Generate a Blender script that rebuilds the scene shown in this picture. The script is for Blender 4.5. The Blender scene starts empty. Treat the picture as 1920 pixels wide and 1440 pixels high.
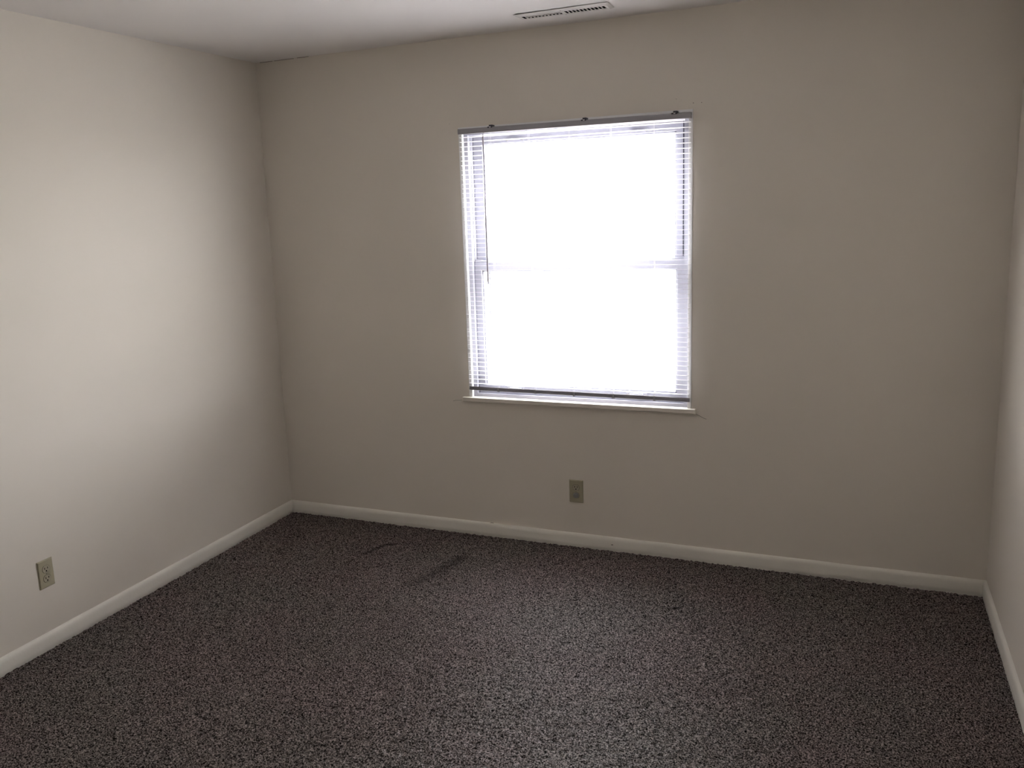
import bpy, bmesh, math, random
import numpy as np
from mathutils import Vector, Matrix

random.seed(7)
rng = np.random.default_rng(7)
scene = bpy.context.scene
COL = scene.collection

# ------------------------------------------------------------------ camera
YAW, PITCH, ROLL = -0.4141, -0.1873, -0.0405
FPX, CX, CY = 1622.01, 898.83, 695.26
cam_d = bpy.data.cameras.new('camera')
cam = bpy.data.objects.new('camera', cam_d)
COL.objects.link(cam)
cy_, sy_, cp_, sp_ = math.cos(YAW), math.sin(YAW), math.cos(PITCH), math.sin(PITCH)
fw = Vector((sy_*cp_, cy_*cp_, sp_))
rt = Vector((cy_, -sy_, 0))
up = rt.cross(fw)
r2 = math.cos(ROLL)*rt + math.sin(ROLL)*up
u2 = -math.sin(ROLL)*rt + math.cos(ROLL)*up
m = Matrix((r2, u2, -fw)).transposed().to_4x4()
m.translation = Vector((2.9004, -3.8724, 1.6624))
cam.matrix_world = m
cam_d.sensor_width = 36
cam_d.lens = FPX/1920*36
cam_d.shift_x = (960-CX)/1920
cam_d.shift_y = (CY-720)/1920
cam_d.clip_start = 0.05
cam_d.clip_end = 400
scene.camera = cam

# ------------------------------------------------------------------ sky, exposure
world = bpy.data.worlds.new('overcast_sky')
scene.world = world
world.use_nodes = True
bg = world.node_tree.nodes['Background']
bg.inputs['Color'].default_value = (1.0, 0.975, 1.0, 1)
bg.inputs['Strength'].default_value = 30.0
vs = scene.view_settings
vs.view_transform = 'Standard'
vs.look = 'None'
vs.gamma = 1
vs.use_curve_mapping = False
vs.exposure = 0.0

# the window guides sky sampling (a portal gives off no light of its own)
pl = bpy.data.lights.new('window_portal', 'AREA')
pl.shape = 'RECTANGLE'
pl.size, pl.size_y = 1.10, 1.32
pl.cycles.is_portal = True
po = bpy.data.objects.new('window_portal', pl)
po.location = (1.69, 0.17, 1.385)
po.rotation_euler = (math.radians(-90), 0, 0)      # faces into the room (-y)
COL.objects.link(po)

# ------------------------------------------------------------------ dimensions
W, H, D = 3.442, 2.44, 4.55          # room width, height, depth (back wall at y = 0)
X0, X1, Z0, Z1 = 1.140, 2.239, 0.727, 2.034   # outer edge of window casing

# ------------------------------------------------------------------ materials
def new_mat(name):
    mt = bpy.data.materials.new(name)
    mt.use_nodes = True
    nt = mt.node_tree
    return mt, nt, nt.nodes['Principled BSDF']

def N(nt, t, **kw):
    n = nt.nodes.new(t)
    for k, v in kw.items():
        setattr(n, k, v)
    return n

def painted(name, col, rough=0.6, bump=0.15, scale=220, vary=0.03, spec=0.3, dist=0.002):
    mt, nt, b = new_mat(name)
    tc = N(nt, 'ShaderNodeNewGeometry')
    n1 = N(nt, 'ShaderNodeTexNoise'); n1.inputs['Scale'].default_value = scale; n1.inputs['Detail'].default_value = 3
    n2 = N(nt, 'ShaderNodeTexNoise'); n2.inputs['Scale'].default_value = 2.3; n2.inputs['Detail'].default_value = 4
    nt.links.new(tc.outputs['Position'], n1.inputs['Vector'])
    nt.links.new(tc.outputs['Position'], n2.inputs['Vector'])
    mx = N(nt, 'ShaderNodeMix', data_type='RGBA')
    mx.inputs[6].default_value = (*[c*(1-vary) for c in col], 1)
    mx.inputs[7].default_value = (*[min(1, c*(1+vary)) for c in col], 1)
    nt.links.new(n2.outputs['Fac'], mx.inputs[0])
    nt.links.new(mx.outputs[2], b.inputs['Base Color'])
    bp = N(nt, 'ShaderNodeBump'); bp.inputs['Strength'].default_value = bump; bp.inputs['Distance'].default_value = dist
    nt.links.new(n1.outputs['Fac'], bp.inputs['Height'])
    nt.links.new(bp.outputs['Normal'], b.inputs['Normal'])
    b.inputs['Roughness'].default_value = rough
    b.inputs['Specular IOR Level'].default_value = spec
    return mt

M = {}
M['wall'] = painted('wall_paint', (0.83, 0.775, 0.70), 0.75, 0.10, 260, 0.02, 0.25)
M['ceiling'] = painted('ceiling_paint', (0.92, 0.885, 0.865), 0.85, 0.16, 180, 0.02, 0.2)
M['trim'] = painted('trim_paint', (0.92, 0.89, 0.82), 0.45, 0.25, 90, 0.05, 0.4)
M['casing'] = painted('casing_paint', (0.93, 0.925, 0.93), 0.4, 0.15, 90, 0.02, 0.4)
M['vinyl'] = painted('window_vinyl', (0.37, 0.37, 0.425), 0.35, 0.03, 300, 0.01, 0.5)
M['slat'] = painted('blind_slat', (0.86, 0.85, 0.87), 0.4, 0.02, 300, 0.01, 0.5)
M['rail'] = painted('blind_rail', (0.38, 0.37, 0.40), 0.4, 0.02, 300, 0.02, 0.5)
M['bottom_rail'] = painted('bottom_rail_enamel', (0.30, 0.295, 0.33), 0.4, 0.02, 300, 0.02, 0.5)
M['cord'] = painted('blind_cord', (0.72, 0.72, 0.72), 0.8, 0.05, 900, 0.02, 0.2)
M['wand'] = painted('wand_plastic', (0.60, 0.57, 0.66), 0.3, 0.0, 300, 0.02, 0.5)
M['clip'] = painted('bracket_metal', (0.05, 0.05, 0.065), 0.4, 0.05, 300, 0.1, 0.5)
M['dark'] = painted('dark_cavity', (0.012, 0.011, 0.010), 0.8, 0.05, 100, 0.2, 0.1)
M['vent'] = painted('vent_enamel', (0.80, 0.77, 0.74), 0.45, 0.04, 200, 0.02, 0.4)
M['screw'] = painted('screw_head', (0.35, 0.33, 0.31), 0.4, 0.05, 500, 0.1, 0.5)
M['ivory'] = painted('ivory_plastic', (0.44, 0.405, 0.29), 0.35, 0.02, 300, 0.03, 0.5)
M['ivory2'] = painted('ivory_receptacle', (0.46, 0.42, 0.32), 0.3, 0.02, 300, 0.03, 0.5)
M['cap'] = painted('grey_cap_plastic', (0.30, 0.30, 0.30), 0.3, 0.02, 300, 0.03, 0.5)
M['grey_metal'] = painted('screen_aluminium', (0.30, 0.30, 0.31), 0.4, 0.02, 300, 0.05, 0.5)
M['ground'] = painted('pale_ground', (0.60, 0.58, 0.55), 0.9, 0.4, 6, 0.2, 0.2, 0.02)
M['crack'] = painted('crack_filler', (0.16, 0.145, 0.12), 0.9, 0.05, 300, 0.2, 0.1)

def make_glass():
    mt, nt, b = new_mat('window_glass')
    out = nt.nodes['Material Output']
    nt.nodes.remove(b)
    tr = N(nt, 'ShaderNodeBsdfTransparent'); tr.inputs['Color'].default_value = (0.94, 0.955, 0.95, 1)
    gl = N(nt, 'ShaderNodeBsdfGlossy'); gl.inputs['Roughness'].default_value = 0.02
    no = N(nt, 'ShaderNodeTexNoise'); no.inputs['Scale'].default_value = 5
    mr = N(nt, 'ShaderNodeMapRange'); mr.inputs['To Min'].default_value = 0.05; mr.inputs['To Max'].default_value = 0.07
    nt.links.new(no.outputs['Fac'], mr.inputs['Value'])
    mx = N(nt, 'ShaderNodeMixShader')
    nt.links.new(mr.outputs['Result'], mx.inputs['Fac'])
    nt.links.new(tr.outputs['BSDF'], mx.inputs[1])
    nt.links.new(gl.outputs['BSDF'], mx.inputs[2])
    nt.links.new(mx.outputs['Shader'], out.inputs['Surface'])
    return mt
M['glass'] = make_glass()

# dark marks on the carpet: polylines (x, y, half width, strength)
DARK_MARKS = [((0.728, -0.402), (0.750, -0.312), 0.028, 0.72),
          ((0.750, -0.312), (0.768, -0.276), 0.024, 0.85),
          ((0.768, -0.276), (0.806, -0.258), 0.019, 0.78),
          ((1.115, -0.655), (1.160, -0.520), 0.060, 0.42),
          ((1.160, -0.520), (1.186, -0.410), 0.066, 0.50),
          ((1.186, -0.410), (1.198, -0.320), 0.055, 0.58),
          ((2.262, -0.520), (2.275, -0.503), 0.018, 1.00)]

def make_carpet():
    mt, nt, b = new_mat('carpet_pile')
    L = nt.links.new
    geo = N(nt, 'ShaderNodeNewGeometry')
    pos = geo.outputs['Position']
    n1 = N(nt, 'ShaderNodeTexNoise'); n1.inputs['Scale'].default_value = 185; n1.inputs['Detail'].default_value = 2.5; n1.inputs['Roughness'].default_value = 0.7
    n2 = N(nt, 'ShaderNodeTexNoise'); n2.inputs['Scale'].default_value = 1.7; n2.inputs['Detail'].default_value = 4
    n3 = N(nt, 'ShaderNodeTexNoise'); n3.inputs['Scale'].default_value = 60; n3.inputs['Detail'].default_value = 1
    for n in (n1, n2, n3):
        L(pos, n.inputs['Vector'])
    rp = N(nt, 'ShaderNodeValToRGB')
    e = rp.color_ramp.elements
    e[0].position = 0.36; e[0].color = (0.003, 0.0025, 0.0025, 1)
    e[1].position = 0.66; e[1].color = (0.38, 0.315, 0.30, 1)
    k = rp.color_ramp.elements.new(0.50); k.color = (0.062, 0.050, 0.047, 1)
    L(n1.outputs['Fac'], rp.inputs['Fac'])
    # gentle hue drift: reddish / greenish grey yarn
    hue = N(nt, 'ShaderNodeMix', data_type='RGBA')
    hue.inputs[6].default_value = (0.97, 1.0, 0.97, 1); hue.inputs[7].default_value = (1.05, 0.98, 0.99, 1)
    sm = N(nt, 'ShaderNodeMapRange'); sm.inputs['From Min'].default_value = 0.4; sm.inputs['From Max'].default_value = 0.6
    L(n2.outputs['Fac'], sm.inputs['Value']); L(sm.outputs['Result'], hue.inputs[0])
    mul = N(nt, 'ShaderNodeMix', data_type='RGBA', blend_type='MULTIPLY'); mul.inputs[0].default_value = 1
    L(rp.outputs['Color'], mul.inputs[6]); L(hue.outputs[2], mul.inputs[7])
    # dark marks: soft distance to each segment, broken up by noise
    sx = N(nt, 'ShaderNodeSeparateXYZ'); L(pos, sx.inputs[0])
    flat = N(nt, 'ShaderNodeCombineXYZ'); L(sx.outputs[0], flat.inputs[0]); L(sx.outputs[1], flat.inputs[1])
    fac = None
    def math_(op, a, c=None):
        n = N(nt, 'ShaderNodeMath', operation=op)
        for i, v in enumerate((a, c)):
            if v is None: continue
            if hasattr(v, 'is_linked'): L(v, n.inputs[i])
            else: n.inputs[i].default_value = v
        return n.outputs[0]
    for (a, c, wd, st) in DARK_MARKS:
        ax, ay = a; dx, dy = c[0]-a[0], c[1]-a[1]; l2 = dx*dx+dy*dy
        px = math_('SUBTRACT', sx.outputs[0], ax); py = math_('SUBTRACT', sx.outputs[1], ay)
        t = math_('DIVIDE', math_('ADD', math_('MULTIPLY', px, dx), math_('MULTIPLY', py, dy)), l2)
        t = math_('MINIMUM', math_('MAXIMUM', t, 0.0), 1.0)
        qx = math_('SUBTRACT', px, math_('MULTIPLY', t, dx)); qy = math_('SUBTRACT', py, math_('MULTIPLY', t, dy))
        d = math_('SQRT', math_('ADD', math_('MULTIPLY', qx, qx), math_('MULTIPLY', qy, qy)))
        d = math_('ADD', d, math_('MULTIPLY', math_('SUBTRACT', n3.outputs['Fac'], 0.5), wd*0.8))
        mr = N(nt, 'ShaderNodeMapRange', interpolation_type='SMOOTHSTEP')
        mr.inputs['From Min'].default_value = 0.0; mr.inputs['From Max'].default_value = wd
        mr.inputs['To Min'].default_value = st; mr.inputs['To Max'].default_value = 0
        L(d, mr.inputs['Value'])
        fac = mr.outputs[0] if fac is None else math_('MAXIMUM', fac, mr.outputs[0])
    mrk = N(nt, 'ShaderNodeMix', data_type='RGBA')
    L(fac, mrk.inputs[0]); L(mul.outputs[2], mrk.inputs[6]); mrk.inputs[7].default_value = (0.010, 0.009, 0.009, 1)
    L(mrk.outputs[2], b.inputs['Base Color'])
    bp = N(nt, 'ShaderNodeBump'); bp.inputs['Strength'].default_value = 0.25; bp.inputs['Distance'].default_value = 0.003
    L(n1.outputs['Fac'], bp.inputs['Height']); L(bp.outputs['Normal'], b.inputs['Normal'])
    b.inputs['Roughness'].default_value = 0.52
    gl = N(nt, 'ShaderNodeMapRange')          # pale yarn is glossier than dark yarn
    gl.inputs['From Min'].default_value = 0.42; gl.inputs['From Max'].default_value = 0.64
    gl.inputs['To Min'].default_value = 0.0; gl.inputs['To Max'].default_value = 1.15
    L(n1.outputs['Fac'], gl.inputs['Value'])
    L(math_('MULTIPLY', gl.outputs['Result'], math_('SUBTRACT', 1.0, fac)), b.inputs['Specular IOR Level'])   # gloss fades inside the dark marks
    b.inputs['Sheen Weight'].default_value = 0.0
    return mt
M['carpet'] = make_carpet()

# ------------------------------------------------------------------ mesh helpers
def add_box(bm, x0, x1, y0, y1, z0, z1, bev=0.0, seg=2):
    r = bmesh.ops.create_cube(bm, size=1)
    vsx = r['verts']
    for v in vsx:
        v.co.x = x0 if v.co.x < 0 else x1
        v.co.y = y0 if v.co.y < 0 else y1
        v.co.z = z0 if v.co.z < 0 else z1
    if bev > 0:
        es = list({e for v in vsx for e in v.link_edges})
        bmesh.ops.bevel(bm, geom=es, offset=bev, segments=seg, profile=0.5, affect='EDGES')
    return vsx

def add_tube(bm, pts, r, n=8, cap=True):
    rings = []
    for i, p in enumerate(pts):
        p = Vector(p)
        a = Vector(pts[max(i-1, 0)]); c = Vector(pts[min(i+1, len(pts)-1)])
        t = (c-a).normalized()
        s = t.cross(Vector((0, 0, 1)))
        if s.length < 1e-4: s = t.cross(Vector((1, 0, 0)))
        s.normalize(); u = s.cross(t)
        rings.append([bm.verts.new(p + r*(math.cos(2*math.pi*k/n)*s + math.sin(2*math.pi*k/n)*u)) for k in range(n)])
    for A, B in zip(rings, rings[1:]):
        for k in range(n):
            bm.faces.new((A[k], A[(k+1) % n], B[(k+1) % n], B[k]))
    if cap:
        bm.faces.new(rings[0][::-1]); bm.faces.new(rings[-1])

def obj(name, bm, mat, parent=None, smooth=False):
    bmesh.ops.recalc_face_normals(bm, faces=bm.faces)
    me = bpy.data.meshes.new(name)
    bm.to_mesh(me); bm.free()
    me.materials.append(M[mat])
    if smooth:
        for p in me.polygons: p.use_smooth = True
    o = bpy.data.objects.new(name, me)
    COL.objects.link(o)
    o.parent = parent
    return o

def box(name, mat, parent, *a, bev=0.0):
    bm = bmesh.new(); add_box(bm, *a, bev=bev)
    return obj(name, bm, mat, parent)

def empty(name, loc=(0, 0, 0), parent=None):
    o = bpy.data.objects.new(name, None)
    o.location = loc; o.empty_display_size = 0.05
    COL.objects.link(o); o.parent = parent
    return o

def tag(o, label, cat=None, group=None, kind=None):
    o['label'] = label
    if cat: o['category'] = cat
    if group: o['group'] = group
    if kind: o['kind'] = kind
    return o

def ring_slab(bm, outer, inner, lo, hi, axis):
    """slab with a rectangular hole; outer/inner = (a0,a1,b0,b1); axis = thickness axis"""
    (a0, a1, b0, b1), (c0, c1, d0, d1) = outer, inner
    def P(a, b, t):
        return {'y': (a, t, b), 'z': (a, b, t)}[axis]
    O = [(a0, b0), (a1, b0), (a1, b1), (a0, b1)]; I = [(c0, d0), (c1, d0), (c1, d1), (c0, d1)]
    vo = {t: [bm.verts.new(P(*p, t)) for p in O] for t in (lo, hi)}
    vi = {t: [bm.verts.new(P(*p, t)) for p in I] for t in (lo, hi)}
    for k in range(4):
        j = (k+1) % 4
        for t in (lo, hi):
            bm.faces.new((vo[t][k], vo[t][j], vi[t][j], vi[t][k]))
        bm.faces.new((vo[lo][k], vo[lo][j], vo[hi][j], vo[hi][k]))
        bm.faces.new((vi[lo][k], vi[lo][j], vi[hi][j], vi[hi][k]))

# ------------------------------------------------------------------ room shell
T = 0.15
bm = bmesh.new()
ring_slab(bm, (-T, W+T, -0.1, H+0.1), (X0+0.004, X1-0.004, Z0-0.02, Z1-0.004), 0.0, T, 'y')
wall_back = tag(obj('wall_back', bm, 'wall'), 'cream painted wall that holds the window', 'wall', kind='structure')
wall_left = tag(box('wall_left', 'wall', None, -T, 0, -D-T, 0, -0.1, H+0.1), 'brightly lit cream wall left of the window wall', 'wall', kind='structure')
wall_right = tag(box('wall_right', 'wall', None, W, W+T, -D-T, 0, -0.1, H+0.1), 'cream wall seen edge-on at the right of the window wall', 'wall', kind='structure')
wall_rear = tag(box('wall_rear', 'wall', None, 0, W, -D-T, -D, -0.1, H+0.1), 'cream wall facing the window, behind the viewer', 'wall', kind='structure')

VX0, VX1, VY0, VY1 = 1.575, 1.937, -0.287, -0.238      # vent opening in the ceiling
bm = bmesh.new()
ring_slab(bm, (0, W, -D, 0), (VX0, VX1, VY0, VY1), H, H+0.1, 'z')
ceiling = tag(obj('ceiling', bm, 'ceiling'), 'off-white painted ceiling with a vent near the window', 'ceiling', kind='structure')

# carpet: real uneven pile surface
def make_floor():
    st = 0.0065
    nx, ny = int(W/st)+1, int(D/st)+1
    xs = np.linspace(0.0, W, nx); ys = np.linspace(-D, 0.0, ny)
    gx, gy = np.meshgrid(xs, ys)
    h = rng.random((ny, nx))*0.0070 - 0.0050
    lowf = 0.0018*np.sin(gx*3.1+1.0)*np.sin(gy*2.3+0.5)
    co = np.stack([gx + (rng.random((ny, nx))-0.5)*st*0.7, gy + (rng.random((ny, nx))-0.5)*st*0.7, h+lowf], -1)
    co[:, 0, 0] = 0; co[:, -1, 0] = W; co[0, :, 1] = -D; co[-1, :, 1] = 0
    idx = np.arange(nx*ny).reshape(ny, nx)
    f = np.stack([idx[:-1, :-1], idx[:-1, 1:], idx[1:, 1:], idx[1:, :-1]], -1).reshape(-1)
    nf = len(f)//4
    me = bpy.data.meshes.new('floor')
    me.vertices.add(nx*ny); me.vertices.foreach_set('co', co.reshape(-1).astype(np.float32))
    me.loops.add(nf*4); me.loops.foreach_set('vertex_index', f.astype(np.int32))
    me.polygons.add(nf)
    me.polygons.foreach_set('loop_start', np.arange(0, nf*4, 4, dtype=np.int32))
    me.polygons.foreach_set('use_smooth', np.ones(nf, dtype=bool))
    me.update(calc_edges=True); me.validate()
    me.materials.append(M['carpet'])
    o = bpy.data.objects.new('floor', me); COL.objects.link(o)
    return tag(o, 'speckled dark brown wall-to-wall carpet', 'carpet', kind='structure')
floor = make_floor()

# baseboards: rounded top, slightly wavy paint
def baseboard(name, A, B, nrm, label, mitA=True, mitB=True):
    A, B, nrm = Vector(A), Vector(B), Vector(nrm)
    d = (B-A); Ln = d.length; d.normalize()
    prof = [(0.0, -0.012), (0.0125, -0.012), (0.0135, 0.020), (0.0135, 0.047), (0.0125, 0.056), (0.0095, 0.063), (0.005, 0.0665), (0.0, 0.0675)]
    n = max(2, int(Ln/0.03))
    bm = bmesh.new(); rows = []
    w1 = rng.random(n+1); w2 = rng.random(n+1)
    ker = np.array([1, 2, 3, 2, 1])/9
    w1 = np.convolve(np.pad(w1, 2, 'edge'), ker, 'valid')-0.5; w2 = np.convolve(np.pad(w2, 2, 'edge'), ker, 'valid')-0.5
    for i in range(n+1):
        s = Ln*i/n; row = []
        for (t, z) in prof:
            ss = s
            if i == 0 and mitA: ss = t
            if i == n and mitB: ss = Ln-t
            tt = t + (0.0012*w1[i] if t > 0 else 0)
            zz = z + (0.0035*w2[i] if z > 0.04 else 0)
            row.append(bm.verts.new(A + d*ss + nrm*tt + Vector((0, 0, zz))))
        rows.append(row)
    for a, b in zip(rows, rows[1:]):
        for k in range(len(prof)-1):
            bm.faces.new((a[k], b[k], b[k+1], a[k+1]))
    bm.faces.new(rows[0]); bm.faces.new(rows[-1][::-1])
    o = obj(name, bm, 'trim', None, True)
    return tag(o, label, 'baseboard', kind='structure')
bb_back = baseboard('baseboard_back', (0, 0, 0), (W, 0, 0), (0, -1, 0), 'cream baseboard along the wall under the window')
bb_left = baseboard('baseboard_left', (0, -D, 0), (0, 0, 0), (1, 0, 0), 'cream baseboard along the bright left wall')
bb_right = baseboard('baseboard_right', (W, 0, 0), (W, -D, 0), (-1, 0, 0), 'cream baseboard along the right wall')
bb_rear = baseboard('baseboard_rear', (W, -D, 0), (0, -D, 0), (0, 1, 0), 'cream baseboard along the wall behind the viewer')

# chips in the baseboard paint
def chip(parent, x, y, z, sx, sz):
    bm = bmesh.new()
    pts = []
    for k in range(7):
        a = 2*math.pi*k/7; r = 0.7+0.5*random.random()
        pts.append(bm.verts.new((x+sx*r*math.cos(a), y, z+sz*r*math.sin(a))))
    f = bm.faces.new(pts)
    r = bmesh.ops.extrude_face_region(bm, geom=[f])
    for v in r['geom']:
        if isinstance(v, bmesh.types.BMVert): v.co.y += 0.002
    return obj('paint_chip', bm, 'crack', parent)
chip(bb_back, 1.868, -0.0142, 0.032, 0.007, 0.0022)
chip(bb_back, 1.235, -0.0035, 0.0680, 0.012, 0.0014)

# nail holes and hairline cracks in the wall paint
for (x, z, r) in ((2.2395, 2.0586, 0.0024), (2.2739, 2.058, 0.0022), (2.1675, 2.0809, 0.0016), (1.095, 2.055, 0.0014)):
    bm = bmesh.new()
    bmesh.ops.create_cone(bm, cap_ends=True, segments=10, radius1=r, radius2=r*0.5, depth=0.0012, matrix=Matrix.Translation((x, -0.0001, z)) @ Matrix.Rotation(math.pi/2, 4, 'X'))
    obj('nail_hole', bm, 'crack', wall_back)
def crack(pts, r, parent=wall_back):
    bm = bmesh.new(); add_tube(bm, pts, r, 5)
    return obj('paint_crack', bm, 'crack', parent)
crack([(2.258, -0.0002, 0.703), (2.272, -0.0002, 0.697), (2.290, -0.0002, 0.687), (2.306, -0.0002, 0.681)], 0.0008)
crack([(1.104, -0.0002, 0.709), (1.085, -0.0002, 0.704), (1.062, -0.0002, 0.703), (1.047, -0.0002, 0.699)], 0.0007)
for (a, b) in ((0.03, 0.11), (0.12, 0.24), (0.26, 0.33)):
    n = 6
    crack([(a+(b-a)*i/n, -0.0004, H-0.0012-0.0012*random.random()) for i in range(n+1)], 0.0010)

# ------------------------------------------------------------------ window
win = tag(empty('window_1', (1.69, 0, Z0)), 'white double-hung window glaring with daylight behind the blind', 'window', kind='structure')
win_off = Vector(win.location)
def wpart(name, bm, mat, parent=win, smooth=False):
    for v in bm.verts: v.co -= win_off
    o = obj(name, bm, mat, parent, smooth)
    return o
def wbox(name, mat, *a, bev=0.0, parent=win):
    bm = bmesh.new(); add_box(bm, *a, bev=bev)
    return wpart(name, bm, mat, parent)
CW = 0.018
XI0, XI1, ZI1 = X0+CW, X1-CW, Z1-CW
YF = 0.018                              # front of the vinyl frame
wbox('casing', 'casing', X0, XI0, -0.004, YF, Z0, Z1-CW, bev=0.0012)
wbox('casing', 'casing', XI1, X1, -0.004, YF, Z0, Z1-CW, bev=0.0012)
wbox('casing', 'casing', X0, X1, -0.004, YF, Z1-CW, Z1, bev=0.0012)
wbox('window_sill', 'wall', 1.108, 2.261, -0.022, YF+0.005, Z0-0.021, Z0, bev=0.003)
# vinyl frame with balance tracks
FI0, FI1, FT, FB = XI0+0.019, XI1-0.019, ZI1-0.018, Z0+0.016
YO = 0.135
for s, (a, b) in (('l', (X0+0.006, FI0)), ('r', (FI1, X1-0.006))):
    bm = bmesh.new()
    add_box(bm, a, b, YF, 0.044, Z0, ZI1+0.006)
    add_box(bm, a, b, 0.052, YO, Z0, ZI1+0.006)
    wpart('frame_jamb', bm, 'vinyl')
    xx = (a, b-0.010) if s == 'l' else (a+0.010, b)
    wbox('balance_track', 'dark', xx[0], xx[1], 0.0442, 0.0518, FB, FT)
    xs = (b-0.0098, b-0.001) if s == 'l' else (a+0.001, a+0.0098)
    wbox('track_stop', 'vinyl', xs[0], xs[1], 0.0443, 0.0517, 1.875, 1.925)
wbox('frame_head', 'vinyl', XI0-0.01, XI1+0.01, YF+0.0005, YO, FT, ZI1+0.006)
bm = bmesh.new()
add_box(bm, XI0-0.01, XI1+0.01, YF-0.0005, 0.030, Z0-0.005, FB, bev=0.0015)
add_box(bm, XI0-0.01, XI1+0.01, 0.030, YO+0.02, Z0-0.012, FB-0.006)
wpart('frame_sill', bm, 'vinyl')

def sash(name, y0, y1, zb, zt, stile, rail_b, rail_t, xa, xb):
    bm = bmesh.new()
    add_box(bm, xa, xa+stile, y0, y1, zb, zt, bev=0.002)
    add_box(bm, xb-stile, xb, y0, y1, zb, zt, bev=0.002)
    add_box(bm, xa+stile-0.003, xb-stile+0.003, y0, y1, zb, zb+rail_b, bev=0.002)
    add_box(bm, xa+stile-0.003, xb-stile+0.003, y0, y1, zt-rail_t, zt, bev=0.002)
    # glazing bead
    t = 0.007; ym = y0+0.010
    a, b, c, d = xa+stile, xb-stile, zb+rail_b, zt-rail_t
    add_box(bm, a-0.001, a+t, ym, y1-0.006, c, d)
    add_box(bm, b-t, b+0.001, ym, y1-0.006, c, d)
    add_box(bm, a, b, ym, y1-0.006, c-0.001, c+t)
    add_box(bm, a, b, ym, y1-0.006, d-t, d+0.001)
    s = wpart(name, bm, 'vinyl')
    yc = (y0+y1)/2
    wbox('pane', 'glass', a+0.002, b-0.002, yc-0.0015, yc+0.0015, c+0.002, d-0.002, parent=s)
    return s
up_s = sash('upper_sash', 0.078, 0.110, 1.352, FT-0.002, 0.048, 0.038, 0.040, FI0+0.001, FI1-0.001)
lo_s = sash('lower_sash', 0.040, 0.072, FB-0.004, 1.395, 0.036, 0.044, 0.040, FI0+0.001, FI1-0.001)

def lift(parent, x0, x1, y, z):
    bm = bmesh.new()
    add_box(bm, x0, x1, y-0.003, y, z-0.010, z+0.010, bev=0.001)
    add_box(bm, x0+0.018, x1-0.018, y-0.014, y-0.002, z+0.001, z+0.006, bev=0.0015)
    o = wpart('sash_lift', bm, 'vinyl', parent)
    for x in (x0+0.008, x1-0.008):
        bm = bmesh.new()
        bmesh.ops.create_uvsphere(bm, u_segments=10, v_segments=6, radius=0.0042, matrix=Matrix.Translation((x, y-0.003, z)) @ Matrix.Diagonal((1, 0.5, 1, 1)))
        for v in bm.verts: v.co -= win_off
        s = obj('screw', bm, 'screw', parent, True)
    return o
lift(up_s, 1.350, 1.441, 0.078, 1.9655)
lift(up_s, 1.943, 2.027, 0.078, 1.9655)
lift(lo_s, 1.328, 1.424, 0.040, 0.770)
lift(lo_s, 1.930, 2.030, 0.040, 0.770)
for (a, b, s) in ((FI0+0.003, FI0+0.075, 1), (FI1-0.075, FI1-0.003, -1)):
    bm = bmesh.new()
    h = [(a, 1.3945), (b, 1.3945), (b, 1.399), (a, 1.408)] if s > 0 else [(a, 1.3945), (b, 1.3945), (b, 1.408), (a, 1.399)]
    f0 = [bm.verts.new((x, 0.046, z)) for x, z in h]; f1 = [bm.verts.new((x, 0.066, z)) for x, z in h]
    bm.faces.new(f0); bm.faces.new(f1[::-1])
    for k in range(4): bm.faces.new((f0[k], f1[k], f1[(k+1) % 4], f0[(k+1) % 4]))
    wpart('tilt_latch', bm, 'vinyl', lo_s)
for xs in ((FI1-0.0185, FI1-0.0140),):
    wbox('gap_shade_strip', 'clip', xs[0], xs[1], 0.0755, 0.0785, 1.410, FT-0.004, parent=up_s)  # dark strip laid on the stile, its colour stands in for a shaded gap
# half screen outside the lower sash
bm = bmesh.new()
sa, sb = FI0+0.052, FI1-0.052
for bx in ((sa-0.018, sa), (sb, sb+0.018)):
    add_box(bm, *bx, 0.118, 0.126, FB, 1.375)
add_box(bm, sa, sb, 0.118, 0.126, FB, FB+0.018); add_box(bm, sa, sb, 0.118, 0.126, 1.357, 1.375)
wpart('screen_frame', bm, 'grey_metal')

# ------------------------------------------------------------------ mini blind
blind = tag(empty('mini_blind', (1.69, -0.0195, 0.76)), 'white aluminium mini blind lowered over the window with open slats', 'blind')
bo = Vector(blind.location)
def bpart(name, bm, mat, parent=blind, smooth=False):
    for v in bm.verts:
        v.co.z -= (v.co.x-1.69)*HANG
        v.co -= bo
    return obj(name, bm, mat, parent, smooth)
HANG = 0.0050                            # the blind hangs a little low on its right
BX0, BX1 = X0+0.013, X1-0.006
YB = -0.0195
bm = bmesh.new()
# U channel head rail
hr0, hr1, hz0, hz1 = X0+0.010, X1-0.004, 1.9985, 2.0225
add_box(bm, hr0, hr1, YB-0.0130, YB-0.0118, hz0, hz1, bev=0.0004, seg=1)
add_box(bm, hr0, hr1, YB+0.0118, YB+0.0130, hz0, hz1, bev=0.0004, seg=1)
add_box(bm, hr0, hr1, YB-0.0125, YB+0.0125, hz0, hz0+0.0012)
add_box(bm, hr0, hr0+0.0015, YB-0.0125, YB+0.0125, hz0, hz1)
add_box(bm, hr1-0.0015, hr1, YB-0.0125, YB+0.0125, hz0, hz1)
bpart('head_rail', bm, 'rail')
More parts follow.
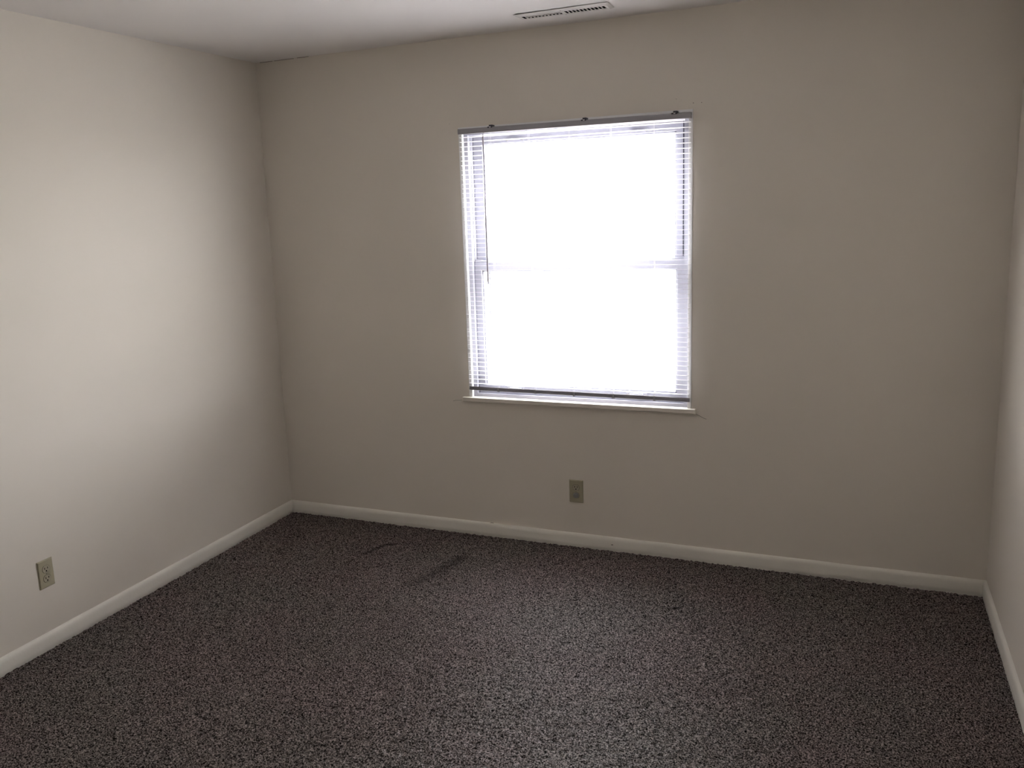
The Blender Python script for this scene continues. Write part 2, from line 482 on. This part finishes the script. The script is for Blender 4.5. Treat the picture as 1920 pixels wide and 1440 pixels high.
# spring clips that hold the head rail up
for x in (1.3166, 1.7673, 2.1665):
    bm = bmesh.new()
    add_box(bm, x-0.013, x+0.013, YB-0.0150, YB+0.0155, hz1-0.001, hz1+0.0015, bev=0.0004, seg=1)
    add_box(bm, x-0.006, x+0.012, YB-0.0150, YB+0.0150, hz1+0.001, hz1+0.0095, bev=0.002)
    add_box(bm, x-0.013, x+0.010, YB-0.0150, YB-0.0132, hz1-0.0045, hz1+0.0005, bev=0.0004, seg=1)
    b_ = bpart('mounting_clip', bm, 'clip')
    bm = bmesh.new(); add_box(bm, x-0.004, x+0.004, YB-0.0158, YB-0.0149, hz1-0.0030, hz1+0.0015, bev=0.0003, seg=1)
    bpart('clip_tab', bm, 'slat', b_)
# slats
def slat_mesh():
    bm = bmesh.new()
    n = 6; wd = 0.025; cr = 0.0009; th = 0.0003
    top, bot = [], []
    for i in range(n+1):
        y = -wd/2 + wd*i/n
        z = cr*(1-(2*i/n-1)**2) - cr*0.5
        top.append((y, z+th/2)); bot.append((y, z-th/2))
    loop = top + bot[::-1]
    L0 = [bm.verts.new((BX0-bo.x, y, z)) for y, z in loop]
    L1 = [bm.verts.new((BX1-bo.x, y, z)) for y, z in loop]
    k = len(loop)
    for i in range(k):
        bm.faces.new((L0[i], L0[(i+1) % k], L1[(i+1) % k], L1[i]))
    bm.faces.new(L0[::-1]); bm.faces.new(L1)
    return bm
sl0 = obj('slat', slat_mesh(), 'slat', blind, False)
ztop, zbot = 1.984, 0.7985
NS = 56
pitch = (ztop-zbot)/(NS-1)
TILT = math.radians(-5.4)
for i in range(NS):
    s = sl0
    if i:
        s = sl0.copy(); COL.objects.link(s); s.parent = blind
    s.location = (random.uniform(-0.0008, 0.0008), 0, ztop-i*pitch-bo.z)
    s.rotation_euler = (TILT+random.uniform(-0.012, 0.012), HANG+random.uniform(-0.0004, 0.0004), 0)
# bottom rail
bm = bmesh.new()
add_box(bm, BX0, BX1, YB-0.0125, YB+0.0125, 0.7635, 0.7820, bev=0.0030)
add_box(bm, BX0+0.004, BX1-0.004, YB-0.0132, YB-0.0100, 0.7700, 0.7725)
RT = Matrix.Translation((0, YB, 0.773)) @ Matrix.Rotation(math.radians(-14), 4, 'X') @ Matrix.Translation((0, -YB, -0.773))
bm.transform(RT)
br = bpart('bottom_rail', bm, 'bottom_rail')
LX = (1.3085, 1.500, 1.6935, 1.885, 2.0765)
for x in LX:
    bm = bmesh.new()
    bmesh.ops.create_cone(bm, cap_ends=True, segments=14, radius1=0.0075, radius2=0.006, depth=0.004, matrix=Matrix.Translation((x, YB-0.003, 0.7620)))
    add_box(bm, x-0.0045, x+0.0045, YB-0.0142, YB-0.0120, 0.7640, 0.7825, bev=0.0006, seg=1)
    bm.transform(RT)
    bpart('cord_button', bm, 'rail', br)
for x in LX:
    bm = bmesh.new()
    for yy in (-0.0132, 0.0132):
        add_tube(bm, [(x, YB+yy, 0.782), (x, YB+yy, 1.3), (x, YB+yy, 1.999)], 0.00045, 5)
    add_tube(bm, [(x, YB, 0.782), (x, YB, 1.3), (x, YB, 1.999)], 0.0006, 5)
    bpart('ladder_cord', bm, 'cord')
# tilt wand
bm = bmesh.new()
wx, wy = 1.2835, YB-0.024
add_tube(bm, [(wx, wy, 1.980), (wx, wy, 1.6), (wx-0.001, wy, 1.305), (wx-0.001, wy, 1.297)], 0.0045, 6)
w_ = bpart('tilt_wand', bm, 'wand')
bm = bmesh.new()
add_tube(bm, [(wx, YB-0.010, 1.996), (wx, YB-0.020, 1.994), (wx, wy, 1.990), (wx, wy, 1.976)], 0.0016, 6)
bpart('wand_hook', bm, 'slat', w_)

# ------------------------------------------------------------------ outlets (local frame: x right, z up, front towards -y)
def outlet(name, loc, rotz, label, capped=False):
    o = tag(empty(name, loc), label, 'outlet')
    o.rotation_euler = (0, 0, rotz)
    # cover plate with two round-sided openings: sloped edge
    bm = bmesh.new()
    w, h = 0.035, 0.057
    def lvl(a, b, y): return [bm.verts.new((x, y, z)) for x, z in ((-a, -b), (a, -b), (a, b), (-a, b))]
    q = [lvl(w, h, 0.0), lvl(w, h, -0.0025), lvl(w-0.0035, h-0.0035, -0.0058)]
    for A, B in zip(q, q[1:]):
        for k in range(4): bm.faces.new((A[k], A[(k+1) % 4], B[(k+1) % 4], B[k]))
    bm.faces.new(q[0][::-1]); bm.faces.new(q[-1])
    bmesh.ops.bevel(bm, geom=[e for e in bm.edges if e.calc_length() < 0.006], offset=0.0009, segments=2, affect='EDGES')
    obj('cover_plate', bm, 'ivory', o)
    for zc in (0.0195, -0.0195):
        # shadow gap round the receptacle, then its face
        def face_outline(r, fl):
            pts = []
            for k in range(28):
                a = 2*math.pi*k/28
                pts.append((r*math.cos(a), max(-fl, min(fl, r*math.sin(a)))))
            return pts
        bm = bmesh.new()
        for r, fl, y0, y1 in ((0.0176, 0.0146, -0.0057, -0.0060),):
            pts = face_outline(r, fl)
            A = [bm.verts.new((x, y0, z+zc)) for x, z in pts]; B = [bm.verts.new((x, y1, z+zc)) for x, z in pts]
            for k in range(28): bm.faces.new((A[k], A[(k+1) % 28], B[(k+1) % 28], B[k]))
            bm.faces.new(B)
        obj('face_gap', bm, 'dark', o)
        bm = bmesh.new()
        pts = face_outline(0.0168, 0.0139); pt2 = face_outline(0.0160, 0.0132)
        A = [bm.verts.new((x, -0.0050, z+zc)) for x, z in pts]; B = [bm.verts.new((x, -0.0066, z+zc)) for x, z in pts]; C = [bm.verts.new((x, -0.0072, z+zc)) for x, z in pt2]
        for P, Q in ((A, B), (B, C)):
            for k in range(28): bm.faces.new((P[k], P[(k+1) % 28], Q[(k+1) % 28], Q[k]))
        bm.faces.new(C)
        rc = obj('receptacle', bm, 'ivory2', o)
        if capped and zc < 0:
            bm = bmesh.new()
            bmesh.ops.create_cone(bm, cap_ends=True, segments=24, radius1=0.0142, radius2=0.0130, depth=0.004, matrix=Matrix.Translation((0, -0.0092, zc)) @ Matrix.Rotation(math.pi/2, 4, 'X'))
            add_box(bm, -0.0100, 0.0100, -0.0128, -0.0110, zc+0.0015, zc+0.0040, bev=0.0005)
            cp = obj('safety_cap', bm, 'cap', o); cp['label'] = 'grey plastic cap in the lower socket'
            continue
        for (x, hw, hh) in ((-0.0066, 0.0013, 0.0042), (0.0066, 0.0013, 0.0036)):
            bm = bmesh.new(); add_box(bm, x-hw, x+hw, -0.0076, -0.0060, zc+0.0035-hh, zc+0.0035+hh)
            obj('slot', bm, 'dark', rc)
        bm = bmesh.new()
        bmesh.ops.create_cone(bm, cap_ends=True, segments=14, radius1=0.0026, radius2=0.0026, depth=0.0016, matrix=Matrix.Translation((0, -0.0068, zc-0.0070)) @ Matrix.Rotation(math.pi/2, 4, 'X'))
        add_box(bm, -0.0026, 0.0026, -0.0076, -0.0060, zc-0.0100, zc-0.0070)
        obj('ground_hole', bm, 'dark', rc)
    bm = bmesh.new()
    bmesh.ops.create_uvsphere(bm, u_segments=12, v_segments=6, radius=0.0036, matrix=Matrix.Translation((0, -0.0058, 0)) @ Matrix.Diagonal((1, 0.4, 1, 1)))
    sc = obj('screw', bm, 'ivory2', o, True)
    bm = bmesh.new(); add_box(bm, -0.0030, 0.0030, -0.0074, -0.0064, -0.0004, 0.0004)
    obj('screw_slot', bm, 'dark', sc)
    return o
outlet('wall_outlet', (1.689, -0.0001, 0.2825), 0, 'ivory duplex outlet on the wall under the window, lower socket capped', True)
outlet('wall_outlet', (0.0001, -1.620, 0.3055), math.radians(90), 'ivory duplex outlet low on the bright left wall, both sockets open')

# ------------------------------------------------------------------ ceiling vent
vent = tag(empty('ceiling_vent', (1.756, -0.2625, H)), 'white metal air register with two banks of louvers on the ceiling', 'vent')
vo = Vector(vent.location)
def vpart(name, bm, mat, parent=vent, smooth=False):
    for v in bm.verts: v.co -= vo
    return obj(name, bm, mat, parent, smooth)
PX0, PX1, PY0, PY1 = 1.556, 1.956, -0.3195, -0.2055
bm = bmesh.new()
def rr(x0, x1, y0, y1, z): return [bm.verts.new((x, y, z)) for x, y in ((x0, y0), (x1, y0), (x1, y1), (x0, y1))]
i_ = 0.014
gap = (0.0040, 0.0012, 0.0006, 0.0014)          # the plate hangs a little loose at its near left corner
Ls = [rr(PX0+0.001, PX1-0.001, PY0+0.001, PY1-0.001, H-0.0002), rr(PX0, PX1, PY0, PY1, H-0.0012), rr(PX0+i_, PX1-i_, PY0+i_, PY1-i_, H-0.0085),
      rr(VX0+0.004, VX1-0.004, VY0+0.002, VY1-0.002, H-0.0085), rr(VX0+0.004, VX1-0.004, VY0+0.002, VY1-0.002, H-0.0075)]
for q in Ls[:2]:
    for k in range(4): q[k].co.z -= gap[k]
for A, B in zip(Ls, Ls[1:]):
    for k in range(4): bm.faces.new((A[k], A[(k+1) % 4], B[(k+1) % 4], B[k]))
for k in range(4): bm.faces.new((Ls[0][k], Ls[0][(k+1) % 4], Ls[-1][(k+1) % 4], Ls[-1][k]))
vpart('face_plate', bm, 'vent')
bm = bmesh.new(); add_box(bm, 1.7505, 1.7615, VY0+0.001, VY1-0.001, H-0.0088, H-0.0070)
vpart('divider', bm, 'vent')
NL = 11
for bank, (a, b, sg) in enumerate(((VX0+0.004, 1.7505, 1), (1.7615, VX1-0.004, -1))):
    for i in range(NL):
        x = a+(b-a)*(i+(0.94 if sg > 0 else 0.06))/NL
        bm = bmesh.new()
        add_box(bm, x-0.0017, x+0.0017, VY0+0.001, VY1-0.001, H-0.0087, H-0.0075)      # face bar
        L0 = [bm.verts.new((x+dx*sg-sg*0.0015, y, H-0.0078+dz)) for dx, dz in ((0, 0), (0.0055, 0.0060)) for y in (VY0+0.001, VY1-0.001)]
        L1 = [bm.verts.new((v.co.x+0.0007, v.co.y, v.co.z)) for v in L0]
        for f in ((0, 1, 3, 2),):
            bm.faces.new([L0[k] for k in f]); bm.faces.new([L1[k] for k in f[::-1]])
        for p, q in ((0, 1), (1, 3), (3, 2), (2, 0)): bm.faces.new((L0[p], L0[q], L1[q], L1[p]))
        vpart('louver', bm, 'vent')
bm = bmesh.new()      # duct box above the opening, open below
x0, x1, y0, y1 = VX0+0.0008, VX1-0.0008, VY0+0.0008, VY1-0.0008
lo = rr(x0, x1, y0, y1, H-0.0072); hi = rr(x0, x1, y0, y1, H+0.097)
for k in range(4): bm.faces.new((lo[k], lo[(k+1) % 4], hi[(k+1) % 4], hi[k]))
bm.faces.new(hi)
vpart('duct', bm, 'dark')
for (x, y) in ((1.7557, -0.3040), (1.7545, -0.2220)):
    bm = bmesh.new()
    bmesh.ops.create_uvsphere(bm, u_segments=12, v_segments=6, radius=0.0042, matrix=Matrix.Translation((x, y, H-0.0072)) @ Matrix.Diagonal((1, 1, 0.5, 1)))
    vpart('screw', bm, 'screw', vent, True)

# ------------------------------------------------------------------ outside
bm = bmesh.new(); add_box(bm, -60, 60, 0.6, 140, -0.60, -0.45)
tag(obj('ground', bm, 'ground'), 'pale ground outside the window, lost in glare', 'ground', kind='structure')
